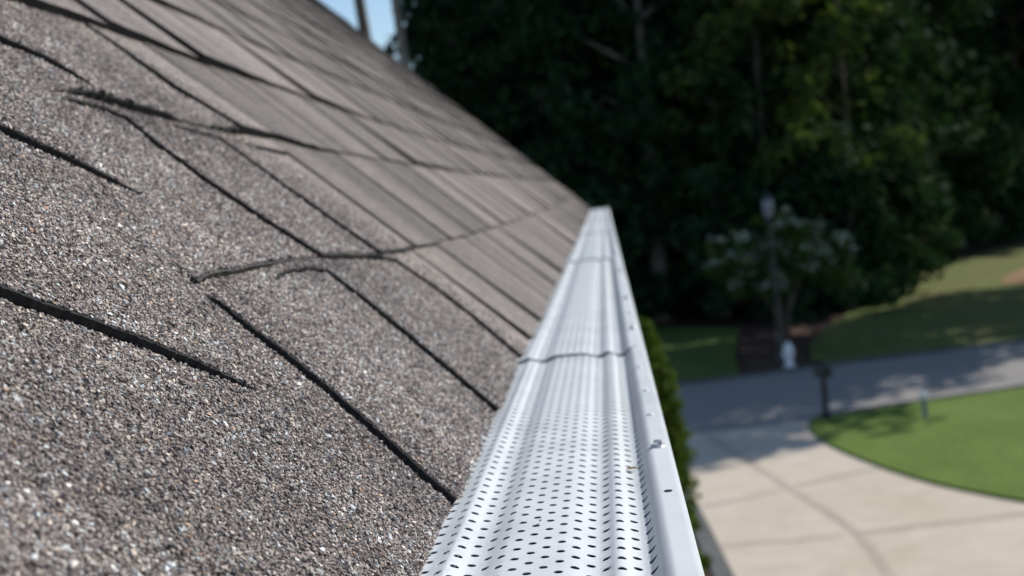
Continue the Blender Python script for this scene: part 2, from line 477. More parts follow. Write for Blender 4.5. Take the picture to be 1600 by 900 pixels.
def height(u, v):
    """relief of the laid shingles over the roof plane, near the eave (metres)."""
    ragged = (vnoise(u, v, 330, 1) - .5) * .0016 + (vnoise(u, v, 45, 2) - .5) * .0022
    q = np.stack([u, v], 1)
    H = (vnoise(u, v, 7, 3) - .5) * .0016
    c1, c2 = cline(1, u), cline(2, u)
    # butt of the second course: a clean step from u = .765 on, a soft blend before that
    wd = np.where(u > .768, .0008, .0008 + .075 * sstep((.768 - u) / .03))
    a = np.maximum(np.interp(u, C1A[:, 0], C1A[:, 1]), np.where(u < .764, .0034, 0))
    s = v - c1 + ragged
    H = H + a * sstep(s / wd) * np.clip(1 - s / .21, 0, 1)
    s = v - c2 + ragged
    a = np.interp(u, C2A[:, 0], C2A[:, 1])
    H = H + a * sstep(s / .0008) * np.clip(1 - np.maximum(s, 0) / .19, 0, 1)
    for pts, course in SLOTS:
        sd_, am, ov = seg_dist(pts, q)
        sd_ = sd_ + ragged
        if course == 1: msk = v < np.where(u < .80, np.minimum(c1, .2015), c1) + ragged
        elif course == 2: msk = (v >= c1 + ragged) & (v < c2 + ragged)
        else: msk = v >= c2 + ragged
        H = H + np.where(msk & (sd_ > 0), am * np.clip(1 - sd_ / .24, 0, 1), 0)
        # the slot itself: a narrow cut down to the layer below
        H = H - np.where(msk & (sd_ <= 0) & (sd_ > -.0032) & (ov <= 0), np.minimum(am, .0016), 0)
    for pts, W in LSTEPS:
        sd_, am, ov = seg_dist(pts, q)
        sd_ = sd_ + ragged
        H = H + np.where(sd_ > 0, am * np.clip(1 - sd_ / W, 0, 1) , 0)
        H = H - np.where((sd_ <= 0) & (sd_ > -.003), np.minimum(am, .0014), 0)
    return H

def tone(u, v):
    """tone multiplier: noise, with dark blots below the course butts."""
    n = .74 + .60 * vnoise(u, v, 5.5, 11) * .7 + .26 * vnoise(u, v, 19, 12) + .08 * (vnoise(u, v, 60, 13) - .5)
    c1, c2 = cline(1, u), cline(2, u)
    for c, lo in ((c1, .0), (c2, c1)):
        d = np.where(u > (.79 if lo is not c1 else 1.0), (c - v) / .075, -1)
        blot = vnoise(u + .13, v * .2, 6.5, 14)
        n = n * (1 - .42 * np.where((d > 0) & (d < 1), (1 - d) * sstep((blot - .35) / .25), 0))  # darkest at the butt, fading down the slope in noisy blots
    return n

# near field: fine grid of the laid shingles, then granules standing on it
NU0, NU1, NV0 = .22, 1.50, .0035
step = .0016
us = np.arange(NU0, NU1 + 1e-6, step); vs__ = np.arange(NV0, .625, step)
UU, VV = np.meshgrid(us, vs__, indexing='ij')
top = cline(3, UU) + .012
keep_pt = VV <= top
hh = height(UU.ravel(), VV.ravel())
gv = np.stack([UU.ravel(), VV.ravel(), hh], 1)
nu, nv = len(us), len(vs__)
idx = np.arange(nu * nv).reshape(nu, nv)
quad = np.stack([idx[:-1, :-1], idx[1:, :-1], idx[1:, 1:], idx[:-1, 1:]], -1).reshape(-1, 4)
quad = quad[keep_pt.ravel()[quad].all(1)]
rel = hh[quad].max(1) - hh[quad].min(1)
near_mat = np.where(rel > .0012, 1, 0)
# cut faces: a ribbon down every step, so that the edges run clean between the granules
rib_V, rib_F, rib_M = [], [], []
def ribbon(pts, mat_i, off=.0017, thr=.0010):
    seg = np.hypot(*np.diff(pts[:, :2], axis=0).T); L = np.concatenate([[0], np.cumsum(seg)])
    ss = np.arange(0, L[-1], .0013)
    u = np.interp(ss, L, pts[:, 0]); v = np.interp(ss, L, pts[:, 1])
    du, dv = np.gradient(u), np.gradient(v); nn = np.hypot(du, dv); nu_, nv_ = -dv / nn, du / nn
    rg = (vnoise(u, v, 330, 1) - .5) * .0016 + (vnoise(u, v, 45, 2) - .5) * .0022
    u, v = u - nu_ * rg, v - nv_ * rg
    hl = height(u - nu_ * .0052, v - nv_ * .0052); hh_ = height(u + nu_ * .0024, v + nv_ * .0024)
    ok = (hh_ - hl) > thr
    ok &= (v > NV0) & (v < cline(3, u)) & (u > NU0) & (u < NU1)
    n0 = sum(len(x) for x in rib_V)
    lowp = np.stack([u - nu_ * (off + .0003), v - nv_ * (off + .0003), hl - .0016], 1)
    topp = np.stack([u - nu_ * off, v - nv_ * off, hh_ - .0001], 1)
    jit = rng.normal(0, .00022, len(u)); topp[:, 2] += jit - .0002; lowp[:, :2] += rng.normal(0, .0002, (len(u), 2))
    back = np.stack([u + nu_ * .0002, v + nv_ * .0002, hh_ - .0001 + jit], 1)
    rib_V.append(np.concatenate([lowp, topp, back])); n = len(u)
    i = np.arange(n - 1); i = i[ok[:-1] & ok[1:]]
    rib_F.append(np.stack([i, i + 1, i + 1 + n, i + n], 1) + n0); rib_M.append(np.full(len(i), mat_i))
    rib_F.append(np.stack([i + n, i + 1 + n, i + 1 + 2 * n, i + 2 * n], 1) + n0); rib_M.append(np.full(len(i), mat_i))
for pts, _c in SLOTS: ribbon(pts, 1)
for pts, _c in LSTEPS: ribbon(pts, 1)
ribbon(C1[C1[:, 0] < 1.7], 3); ribbon(C2[C2[:, 0] < 1.7], 1)
rib_V = np.concatenate(rib_V); rib_F = np.concatenate(rib_F); rib_M = np.concatenate(rib_M)
# eave skirt of the near field
e0 = idx[:-1, 0]; e1 = idx[1:, 0]
sk = gv[idx[:, 0]].copy(); sk[:, 2] = -.0040; sk[:, 1] += .0012
sk_idx = np.arange(len(sk)) + len(gv)
sq = np.stack([sk_idx[:-1], sk_idx[1:], e1, e0], -1)
V_all = [gv, sk]; F_all = [quad, sq]; MI = [near_mat, np.full(len(sq), 1)]
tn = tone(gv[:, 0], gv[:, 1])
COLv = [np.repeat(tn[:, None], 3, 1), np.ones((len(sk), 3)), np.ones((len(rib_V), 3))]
V_all.append(rib_V); F_all.append(rib_F + len(gv) + len(sk)); MI.append(rib_M)
base = len(gv) + len(sk) + len(rib_V)

# far field: every tab a wedge of its own with a butt and a side edge
def add_tab(u0, u1, k, ac, asd, tn_, left_slot=True):
    global base
    nU, nV = 7, 3
    band_ = tn_ * (1 + rng.normal(0, .22, nU))
    uu = np.linspace(u0, u1, nU)
    V = []
    wob = rng.normal(0, .0022, nV)
    for j in range(nV):
        t = j / (nV - 1)
        for i in range(nU):
            s = i / (nU - 1)
            lo = float(cline(k - 1, uu[i])); hi = float(cline(k, uu[i])) + .012
            v = lo + (hi - lo) * t + (rng.normal(0, .0012) if j == 0 else 0)
            u_ = uu[i] + (wob[j] if i in (0, nU - 1) else 0)
            V.append((u_, v, .0008 + ac * (1 - t) + asd * (1 - s) * (1 - .55 * t)))
    F, mi = [], []
    for j in range(nV - 1):
        for i in range(nU - 1):
            a = j * nU + i
            F.append((a, a + 1, a + nU + 1, a + nU)); mi.append(0)
    n0 = len(V)
    for i in range(nU): V.append((V[i][0], V[i][1] + .0005, -.004))
    for i in range(nU - 1): F.append((n0 + i, n0 + i + 1, i + 1, i)); mi.append(1)
    n1 = len(V)
    for j in range(nV): V.append((V[j * nU][0] + .0004, V[j * nU][1], -.004))
    for j in range(nV - 1): F.append((n1 + j, j * nU, (j + 1) * nU, n1 + j + 1)); mi.append(1)
    n2 = len(V)
    for j in range(nV): V.append((V[j * nU + nU - 1][0] - .0004, V[j * nU + nU - 1][1], -.004))
    for j in range(nV - 1): F.append((j * nU + nU - 1, n2 + j, n2 + j + 1, (j + 1) * nU + nU - 1)); mi.append(1)
    V_all.append(np.array(V)); F_all.append(np.array(F) + base); MI.append(np.array(mi))
    cc = np.full((len(V), 3), tn_); cc[:n0] = np.tile(band_, nV)[:, None]; COLv.append(cc)
    base += len(V)

START = {1: [1.5, 1.699, 2.005], 2: [1.5, 1.829], 3: [1.5, 1.715, 1.925]}
kmax = int((VR - .6) / .2) + 3
for k in range(1, kmax + 1):
    runs = []
    if k in START:
        s0 = START[k]
        b = list(s0)
        while b[-1] < U1: b.append(b[-1] + .303 + rng.normal(0, .012))
        runs.append(b)
        b = [NU0]
        while b[-1] > U0: b.append(b[-1] - .305)
        runs.append(b[::-1])
    else:
        off = (.15 if k % 2 else 0) + rng.normal(0, .03)
        if k == 4: b = [.78, 1.08, 1.392, 1.684]
        else: b = [U0 + off]
        if k == 4:
            bb = [.78]
            while bb[0] > U0: bb.insert(0, bb[0] - .305)
            b = bb[:-1] + b
        while b[-1] < U1: b.append(b[-1] + .303 + rng.normal(0, .010))
        runs.append(b)
    for b in runs:
        for a, c in zip(b, b[1:]):
            a, c = max(a, U0), min(c, U1)
            if c - a < .02: continue
            thick = rng.random()
            ac = (.0038 if k < 4 else .0040) + (.0046 if thick > .62 else 0) + rng.normal(0, .0005)
            add_tab(a + .0026, c - .0018, k, ac, (.0020 + rng.random() * .0024) if k < 4 else (.0030 + rng.random() * .0032), (.84 + rng.normal(0, .12)))
# under-sheet of the slope, a hand below the tabs, plus deck thickness and the far slope
def addq(vs4, mi):
    global base
    V_all.append(np.array(vs4, float)); F_all.append(np.arange(4)[None] + base); MI.append(np.array([mi])); COLv.append(np.full((4, 3), .9)); base += 4
addq([(U0, .01, -.005), (NU0, .01, -.005), (NU0, VR, -.005), (U0, VR, -.005)], 1)
addq([(NU0, .60, -.005), (NU1, .57, -.005), (NU1, VR, -.005), (NU0, VR, -.005)], 1)
addq([(NU1, .01, -.005), (U1, .01, -.005), (U1, VR, -.005), (NU1, VR, -.005)], 1)
addq([(U0, 0.0, -.03), (U0, VR, -.03), (U1, VR, -.03), (U1, 0.0, -.03)], 1)
addq([(U1, 0, -.03), (U1, VR, -.03), (U1, VR, .004), (U1, 0, .004)], 1)
addq([(U0, 0, -.03), (U0, 0, .004), (U0, VR, .004), (U0, VR, -.03)], 1)
# back slope (other side of the ridge) in the same local frame
rx, rz = -cT * VR, sT * VR
def loc(x, y, z):
    p = roof_mw.inverted() @ Vector((x, y, z)); return (p.x, p.y, p.z)
bx = X0 + 2 * rx
for k in range(28):
    t0, t1 = k / 28, (k + 1) / 28
    xa, xb = X0 + rx + rx * t0, X0 + rx + rx * t1
    za, zb = EAVE_Z + rz * (1 - t0), EAVE_Z + rz * (1 - t1)
    addq([loc(xa, U0, za), loc(xa, U1, za), loc(xb, U1, zb + .006), loc(xb, U0, zb + .006)], 0)

# granules
gs = .00160
gu = np.arange(.24, 1.49, gs); gvv = np.arange(.0035, .60, gs)
GU, GV = np.meshgrid(gu, gvv, indexing='ij')
GU = (GU + rng.uniform(-.5, .5, GU.shape) * gs * 1.1).ravel(); GV = (GV + rng.uniform(-.5, .5, GV.shape) * gs * 1.1).ravel()
dist = np.sqrt((GU - cam_l[0]) ** 2 + (GV - cam_l[1]) ** 2 + cam_l[2] ** 2)
# keep what lies near the ladder side of the roof and thin out where they can no longer be told apart
mw = np.array(roof_mw); cmI = np.array(cam.matrix_world.inverted())
W4 = (cmI @ mw) @ np.stack([GU, GV, np.zeros_like(GU), np.ones_like(GU)])
px = 1992 * W4[0] / -W4[2]; py = 1992 * W4[1] / -W4[2]
inside = (np.abs(px) < 1010) & (np.abs(py) < 620)
pk = np.clip((1.50 - dist) / .45, 0, 1)
m = inside & (rng.random(len(GU)) < pk)
GU, GV = GU[m], GV[m]
GH = height(GU, GV)
# none on the cut faces or down in the slots
eps = .0011
hs = [height(GU + a, GV + b) for a, b in ((eps, 0), (-eps, 0), (0, eps), (0, -eps))]
hi = np.max(hs, 0); lo = np.min(hs, 0)
m = (hi - GH < .0016)
GU, GV, GH = GU[m], GV[m], GH[m]
ng = len(GU)
cube = np.array([(-1, -1, -1), (1, -1, -1), (1, 1, -1), (-1, 1, -1), (-1, -1, 1), (1, -1, 1), (1, 1, 1), (-1, 1, 1)], float) * .58
tri = np.array([(0, 2, 1), (0, 3, 2), (4, 5, 6), (4, 6, 7), (0, 1, 5), (0, 5, 4), (1, 2, 6), (1, 6, 5), (2, 3, 7), (2, 7, 6), (3, 0, 4), (3, 4, 7)])
size = .00096 * np.clip(rng.lognormal(0, .27, ng), .55, 1.8)
asp = np.stack([rng.uniform(.8, 1.35, ng), rng.uniform(.65, 1.0, ng), rng.uniform(.5, .85, ng)], 1)
lv = cube[None] + rng.uniform(-.42, .42, (ng, 8, 3))
lv *= (asp * size[:, None])[:, None, :]
az = rng.uniform(0, 2 * np.pi, ng); tl = rng.normal(0, .38, ng); ta = rng.uniform(0, 2 * np.pi, ng)
def rz_(a):
    c, s = np.cos(a), np.sin(a); o = np.zeros_like(a); i = np.ones_like(a)
    return np.stack([np.stack([c, -s, o], -1), np.stack([s, c, o], -1), np.stack([o, o, i], -1)], 1)
def rx_(a):
    c, s = np.cos(a), np.sin(a); o = np.zeros_like(a); i = np.ones_like(a)
    return np.stack([np.stack([i, o, o], -1), np.stack([o, c, -s], -1), np.stack([o, s, c], -1)], 1)
Rm = rz_(ta) @ rx_(tl) @ rz_(az)
lv = np.einsum('nij,nkj->nki', Rm, lv)
lv += np.stack([GU, GV, GH + size * rng.uniform(.05, .55, ng)], 1)[:, None, :]
# colours come in drifts: pale ones here, maroon ones there
blend = vnoise(GU, GV, 38, 21) * .6 + vnoise(GU, GV, 9, 22) * .4
pick = np.clip(rng.random(ng), 0, .9999)
ca_ = np.cumsum(PALW); ci_ = np.searchsorted(ca_, pick)
sw = rng.random(ng)
ci_ = np.where((blend > .60) & (sw < .11), rng.choice([3, 4, 9], ng, p=[.35, .50, .15]), ci_)
ci_ = np.where((blend < .40) & (sw < .20), rng.choice([5, 6, 0], ng), ci_)
ci_ = np.minimum(ci_, len(PAL) - 1)
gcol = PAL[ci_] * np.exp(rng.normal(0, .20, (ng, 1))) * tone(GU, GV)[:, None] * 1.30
gF = (tri[None] + (np.arange(ng) * 8)[:, None, None] + base).reshape(-1, 3)
V_all.append(lv.reshape(-1, 3)); COLv.append(np.repeat(gcol, 8, 0))
V = np.concatenate(V_all); COL = np.concatenate(COLv)
Fq = np.concatenate(F_all); MIq = np.concatenate(MI)
flat = np.concatenate([Fq.ravel(), gF.ravel()]); tot = np.concatenate([np.full(len(Fq), 4), np.full(len(gF), 3)])
mi = np.concatenate([MIq, np.full(len(gF), 2)])
me = np_mesh('roof', V, flat, tot, False, mi)
ca = me.color_attributes.new('Col', 'FLOAT_COLOR', 'POINT')
if len(me.vertices) == len(COL):
    ca.data.foreach_set('color', np.concatenate([COL, np.ones((len(COL), 1))], 1).astype(np.float32).ravel())
print('granules', ng, 'verts', len(V))
roof = link('roof', me, [M['shingle'], M['butt'], M['granule'], M['butt_light']], house)
roof.matrix_local = roof_mw

# ------------------------------------------------------------------ the house: walls, fascia, soffit
def box_part(name, c, s, mat, bevel=0.004):
    bm = bmesh.new(); add_box(bm, c, s, bevel=bevel)
    return link(name, bm_mesh(name, bm), mat, house)
YM = (U0 + U1) / 2; LEN = U1 - U0
xw = -.48; xb_ = bx + .38
box_part('fascia', (X0 - .029, YM, EAVE_Z - .115), (.022, LEN - .01, .19), M['wood_white'])
box_part('soffit', ((X0 - .04 + xw) / 2, YM, EAVE_Z - .20), (abs(X0 - .04 - xw) - .002, LEN - .02, .012), M['wood_white'], .002)
def lap_wall(x, sgn):
    """lapped board wall along the eave."""
    bm = bmesh.new()
    z = 0.0; H = EAVE_Z - .207
    n = int(H / .15)
    y0, y1 = U0 + .25, U1 - .25
    for i in range(n):
        za, zb = H * i / n, H * (i + 1) / n
        p = [bm.verts.new((x + sgn * .014, y, za)) for y in (y0, y1)] + [bm.verts.new((x, y, zb)) for y in (y1, y0)]
        bm.faces.new(p)
        q = [bm.verts.new((x, y, za)) for y in (y0, y1)] + [bm.verts.new((x + sgn * .014, y, za)) for y in (y1, y0)]
        bm.faces.new(q)
    return link('wall', bm_mesh('wall', bm), M['siding'], house)
lap_wall(xw, 1); lap_wall(xb_, -1)
for y, sg in ((U0 + .25, -1), (U1 - .25, 1)):
    bm = bmesh.new()
    apex = EAVE_Z + rz - .06
    pts = [(xw, 0), (xw, EAVE_Z + (X0 - xw) * math.tan(TH) * 1 - .05), (X0 + rx, apex), (xb_, EAVE_Z + (xb_ - bx) * math.tan(TH) - .05), (xb_, 0)]
    f = bm.faces.new([bm.verts.new((a, y, b)) for a, b in pts])
    r = bmesh.ops.extrude_face_region(bm, geom=[f])
    bmesh.ops.translate(bm, verts=[v for v in r['geom'] if isinstance(v, bmesh.types.BMVert)], vec=(0, -sg * .1, 0))
    link('wall', bm_mesh('wall', bm), M['siding'], house)

# ------------------------------------------------------------------ gutter and its guard panels
GY0, GY1 = U0 + .02, 9.35
gz = EAVE_Z
prof_out = [(.0165, .0078), (.0255, .0082), (.0288, .0078), (.0297, .0060), (.0297, -.0140), (.0275, -.0190), (.0225, -.0215), (.0225, -.0260), (.0205, -.046), (.013, -.068), (.001, -.084), (-.012, -.097), (-.0145, -.118), (-.104, -.118), (-.104, -.004)]
def extrude_profile(name, prof, ys, z0, mat, parent, solid=0.0008, smooth=True):
    npf = len(prof)
    V, F = [], []
    for y in ys:
        for x, z in prof: V.append((x, y, z0 + z))
    for j in range(len(ys) - 1):
        for i in range(npf - 1):
            a = j * npf + i
            F.append((a, a + npf, a + npf + 1, a + 1))
    me_ = np_mesh(name, V, F, smooth=smooth)
    o = link(name, me_, mat, parent)
    if solid:
        md = o.modifiers.new('sheet', 'SOLIDIFY'); md.thickness = solid; md.offset = 0
    md = o.modifiers.new('split', 'EDGE_SPLIT'); md.split_angle = rad(38)
    return o
gutter = extrude_profile('gutter', prof_out, np.linspace(GY0, GY1, 40), gz, M['white'], house, .0009)
for y in (GY0, GY1):
    bm = bmesh.new()
    f = bm.faces.new([bm.verts.new((x, y, gz + z)) for x, z in prof_out[3:]])
    r = bmesh.ops.extrude_face_region(bm, geom=[f])
    bmesh.ops.translate(bm, verts=[v for v in r['geom'] if isinstance(v, bmesh.types.BMVert)], vec=(0, .0012 if y == GY0 else -.0012, 0))
    link('end_cap', bm_mesh('end_cap', bm), M['white'], gutter)
bm = bmesh.new()  # dark sheet added below the guard so its holes read black
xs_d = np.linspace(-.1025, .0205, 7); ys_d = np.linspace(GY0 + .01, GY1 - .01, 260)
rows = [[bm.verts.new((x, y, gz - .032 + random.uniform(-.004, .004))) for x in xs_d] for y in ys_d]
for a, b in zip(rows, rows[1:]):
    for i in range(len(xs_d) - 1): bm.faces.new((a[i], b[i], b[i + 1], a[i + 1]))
tag(link('shade_fill', bm_mesh('shade_fill', bm, True), M['shade_fill'], gutter), 'dark sheet added for the shade inside the gutter', kind='stuff')

PX = np.array([-.118, -.1060, -.1000, -.0945, -.0905, -.0865, -.0815, -.0770, -.0725, -.0680, -.0640, -.0590, -.0450, -.0340, -.0290, -.0245, -.0205, -.0170, -.0130, -.0100, -.0072, -.0045, -.0010, .0030, .0070, .0095, .0120, .0142, .0160, .0255])
PZ = np.array([.0004, .0006, .0010, .0026, .0042, .0030, .0006, .0000, .0006, .0026, .0040, .0045, .0046, .0044, .0036, .0020, .0008, .0006, .0020, .0038, .0044, .0034, .0012, .0000, .0010, .0040, .0072, .0090, .0098, .0100])
# smooth interpolation of the rolled profile
_xs = np.linspace(PX[0], PX[-1], 1500); _zs = np.interp(_xs, PX, PZ)
ker = np.hanning(41); ker /= ker.sum()
_zp = np.concatenate([np.full(20, _zs[0]), _zs, np.full(20, _zs[-1])]); _zs = np.convolve(_zp, ker, 'valid')
def pz(x): return np.interp(x, _xs, _zs)
def pslope(x): return (pz(x + .0003) - pz(x - .0003)) / .0006

PITCH = .00727; COLS = -.1013 + PITCH * np.arange(16); ROW = .0166; RH = .00225
def guard_panel(y0, y1, dz, x_shift=0.0):
    V, F, T, NRM = [], [], [], []
    nv_ = 0
    nsub = 16
    ang = 2 * np.pi * np.arange(nsub) / nsub
    rows = int(round((y1 - y0) / ROW))
    rh = (y1 - y0) / rows
    # hole cell template: outer ring on the cell border, inner ring round the hole
    dirs = np.stack([np.cos(ang), np.sin(ang)], 1)
    hx, hy = PITCH / 2, rh / 2
    sc_ = np.minimum(hx / np.maximum(np.abs(dirs[:, 0]), 1e-9), hy / np.maximum(np.abs(dirs[:, 1]), 1e-9))
    outer = dirs * sc_[:, None]
    # put true corners in the ring
    cor = np.arctan2(hy, hx)
    for ca_ in (cor, np.pi - cor, np.pi + cor, 2 * np.pi - cor):
        i = int(np.argmin(np.abs((ang - ca_ + np.pi) % (2 * np.pi) - np.pi)))
        outer[i] = (np.sign(np.cos(ca_)) * hx, np.sign(np.sin(ca_)) * hy)
    inner = dirs * RH
    mid = inner * .5 + outer * .5
    verts_t = np.concatenate([outer, mid, inner])
    ft = []
    for i in range(nsub):
        j = (i + 1) % nsub
        ft += [(i, j, nsub + j, nsub + i), (nsub + i, nsub + j, 2 * nsub + j, 2 * nsub + i)]
    ft = np.array(ft)
    Vs, Fs, hole_rings = [], [], []
    for ci, cx in enumerate(COLS):
        shift = 0 if ci % 2 else rh / 2
        for r in range(rows - (0 if shift == 0 else 1)):
            cy = y0 + rh * (r + .5) + shift
            t = verts_t + (cx, cy)
            Vs.append(t); Fs.append(ft + nv_); hole_rings.append(np.arange(2 * nsub, 3 * nsub) + nv_); nv_ += len(t)
        if shift:    # plain half cells at both panel ends
            for cy in (y0 + rh / 4, y1 - rh / 4):
                xs_ = np.linspace(cx - hx, cx + hx, 5)
                t = np.array([(x, y) for y in (cy - rh / 4, cy + rh / 4) for x in xs_])
                Vs.append(t); Fs.append(np.array([(i, i + 1, i + 6, i + 5) for i in range(4)]) + nv_); nv_ += 10
    # plain strips: tucked edge on the roof side, wall and lip on the street side
    for xa, xb, nx in ((PX[0], COLS[0] - hx, 5), (COLS[-1] + hx, PX[-1], 16)):
        xs_ = np.linspace(xa, xb, nx); ys_ = np.linspace(y0, y1, 9)
        t = np.array([(x, y) for y in ys_ for x in xs_])
        f = np.array([(j * nx + i, j * nx + i + 1, (j + 1) * nx + i + 1, (j + 1) * nx + i) for j in range(8) for i in range(nx - 1)])
        Vs.append(t); Fs.append(f + nv_); nv_ += len(t)
    t = np.concatenate(Vs); f = np.concatenate(Fs)
    x = t[:, 0]
    lift = .0030 * np.clip(1 - (t[:, 1] - y0) / .5, 0, 1) ** 2 * np.clip((.0125 - x) / .008, 0, 1)
    wave = .0006 * np.sin(t[:, 1] * 2.3 + 1.0) + .0004 * np.sin(t[:, 1] * 5.1)
    V3 = np.stack([x + x_shift, t[:, 1], gz + dz + pz(x) + wave + lift], 1)
    s = pslope(x)
    N = np.stack([-s, np.zeros_like(s), np.ones_like(s)], 1); N /= np.linalg.norm(N, axis=1)[:, None]
    # the sheet's thickness: a wall inside every near hole and along the near end
    hw = np.concatenate(hole_rings); nh = len(hw)
    low = V3[hw] - (0, 0, .0004)
    up_ = V3[hw]
    k = np.arange(nh).reshape(-1, nsub); kn = np.roll(k, -1, 1)
    wallf = np.stack([k, kn, kn + nh, k + nh], -1).reshape(-1, 4) + len(V3)
    xe = np.linspace(PX[0], PX[-1], 120); ye = np.full(120, y0)
    ze = gz + dz + pz(xe) + .0006 * np.sin(y0 * 2.3 + 1.0) + .0004 * np.sin(y0 * 5.1) + .0030 * np.clip((.0125 - xe) / .008, 0, 1)
    ed = np.concatenate([np.stack([xe + x_shift, ye, ze], 1), np.stack([xe + x_shift, ye, ze - .0010], 1)])
    ke = np.arange(119); edf = np.stack([ke, ke + 120, ke + 121, ke + 1], 1) + len(V3) + 2 * nh
    wn = np.zeros((2 * nh + 240, 3)); 
    ctr = up_.reshape(-1, nsub, 3).mean(1, keepdims=True)
    d_ = (ctr - up_.reshape(-1, nsub, 3)).reshape(-1, 3); d_ /= np.linalg.norm(d_, axis=1)[:, None]
    wn[:nh] = d_; wn[nh:2 * nh] = d_; wn[2 * nh:] = (0, -1, 0)
    V3 = np.concatenate([V3, up_, low, ed]); f = np.concatenate([f, wallf, edf]); N = np.concatenate([N, wn])
    me_ = np_mesh('gutter_guard', V3, f, smooth=True)
    me_.normals_split_custom_set_from_vertices([tuple(n) for n in N])
    return me_
seams = [GY0, -.36, 1.325, 3.0, 4.68, 6.36, 8.04, GY1 - .004]
for i, (a, b) in enumerate(zip(seams, seams[1:])):
    far = i % 2
    o = link('gutter_guard', guard_panel(a - (.012 if i else 0), b, .0014 + .0002 * (i % 2), (-.0014, .0012)[i % 2]), M['white'], gutter)
# screws through the lip and small open screw holes
def lip_z(x, y): return gz + .0015 + float(pz(x)) + .0006 * math.sin(y * 2.3 + 1.0) + .0004 * math.sin(y * 5.1)
def screw(y, x=.0212):
    bm = bmesh.new()
    add_lathe(bm, [(.0050, 0), (.0052, .0006), (.0046, .0011), (.0030, .0013)], 18)
    add_lathe(bm, [(.0031, .0013), (.0031, .0036), (.0026, .0042)], 6)
    o = link('screw', bm_mesh('screw', bm), M['steel'], gutter)
    zz = lip_z(x, y)
    o.location = (x, y, zz); o.rotation_euler = (0, 0, y * 7)
for y in (.46, .804, 1.47, 1.86, 2.45, 3.1, 3.75, 4.5, 5.3, 6.1, 7.0, 7.9, 8.7): screw(y)
def rivet(y, x=.0212):
    bm = bmesh.new()
    add_lathe(bm, [(.0029, -.0004), (.0029, .0003), (.0022, .0010), (.0008, .0013)], 14)
    o = link('rivet', bm_mesh('rivet', bm, True), M['white'], gutter)
    o.location = (x, y, lip_z(x, y))
for y in (.917, 1.025, 1.16, 1.31, 1.66, 2.1, 2.75): rivet(y, .0208 + .0008 * math.sin(y * 31))
def dimple(y, x=.0215):
    bm = bmesh.new()
    add_lathe(bm, [(.0021, 0), (.0023, .0003), (.0012, .0004)], 14)
    o = link('screw_hole', bm_mesh('screw_hole', bm), M['shade_fill'], gutter)
    o.location = (x, y, lip_z(x, y) + .0001)
for y in (.684,): dimple(y, .0212 + .0006 * math.sin(y * 40))

def scrap(x, y, s, rz, name, label, col):
    bm = bmesh.new()
    pts = [(-1, 0, 0), (-.35, .34, .12), (.45, .26, .2), (1, 0, .05), (.4, -.3, .1), (-.4, -.32, .02)]
    up_ = [bm.verts.new((a * s, b * s, c * s + .0006)) for a, b, c in pts]
    f = bm.faces.new(up_)
    r = bmesh.ops.extrude_face_region(bm, geom=[f])
    bmesh.ops.translate(bm, verts=[v for v in r['geom'] if isinstance(v, bmesh.types.BMVert)], vec=(0, 0, .0004))
    o = link(name, bm_mesh(name, bm), col)
    o.location = (x, y, gz + .0014 + float(pz(x)) + .0012); o.rotation_euler = (0, .1, rz)
    tag(o, label, 'leaf')
M['dry_leaf'] = simple_mat('dry_leaf', (.20, .13, .06), .8, var=.4, scale=300)
scrap(.0035, .781, .0040, .4, 'leaf_scrap', 'brown leaf scrap caught in the channel beside the gutter lip', M['dry_leaf'])
scrap(-.047, .655, .0016, 1.2, 'leaf_scrap', 'tiny brown scrap lying amid the holes of the guard', M['dry_leaf'])

# ------------------------------------------------------------------ trees
def leaf_cloud(centers, radii, n_per, size, rs, up=.35, stretch=1.0):
    """small folded leaves through clumps; returns verts and quads."""
    n = len(centers) * n_per
    c = np.repeat(np.asarray(centers, float), n_per, 0); r = np.repeat(np.asarray(radii, float), n_per)
    d = rs.normal(0, 1, (n, 3)); d /= np.linalg.norm(d, axis=1)[:, None]
    p = c + d * (r * rs.random(n) ** .45)[:, None] * (1, 1, .72)
    nrm = d * .6 + rs.normal(0, .6, (n, 3)) + (0, 0, up); nrm /= np.linalg.norm(nrm, axis=1)[:, None]
    t = np.cross(nrm, rs.normal(0, 1, (n, 3))); t /= np.linalg.norm(t, axis=1)[:, None]
    b = np.cross(nrm, t)
    s = (size * rs.uniform(.6, 1.35, n))[:, None]
    v = np.stack([p - t * s, p + b * s * .55 * stretch + nrm * s * .15, p + t * s, p - b * s * .55 * stretch + nrm * s * .15], 1)
    return v.reshape(-1, 3), np.arange(n * 4).reshape(-1, 4)

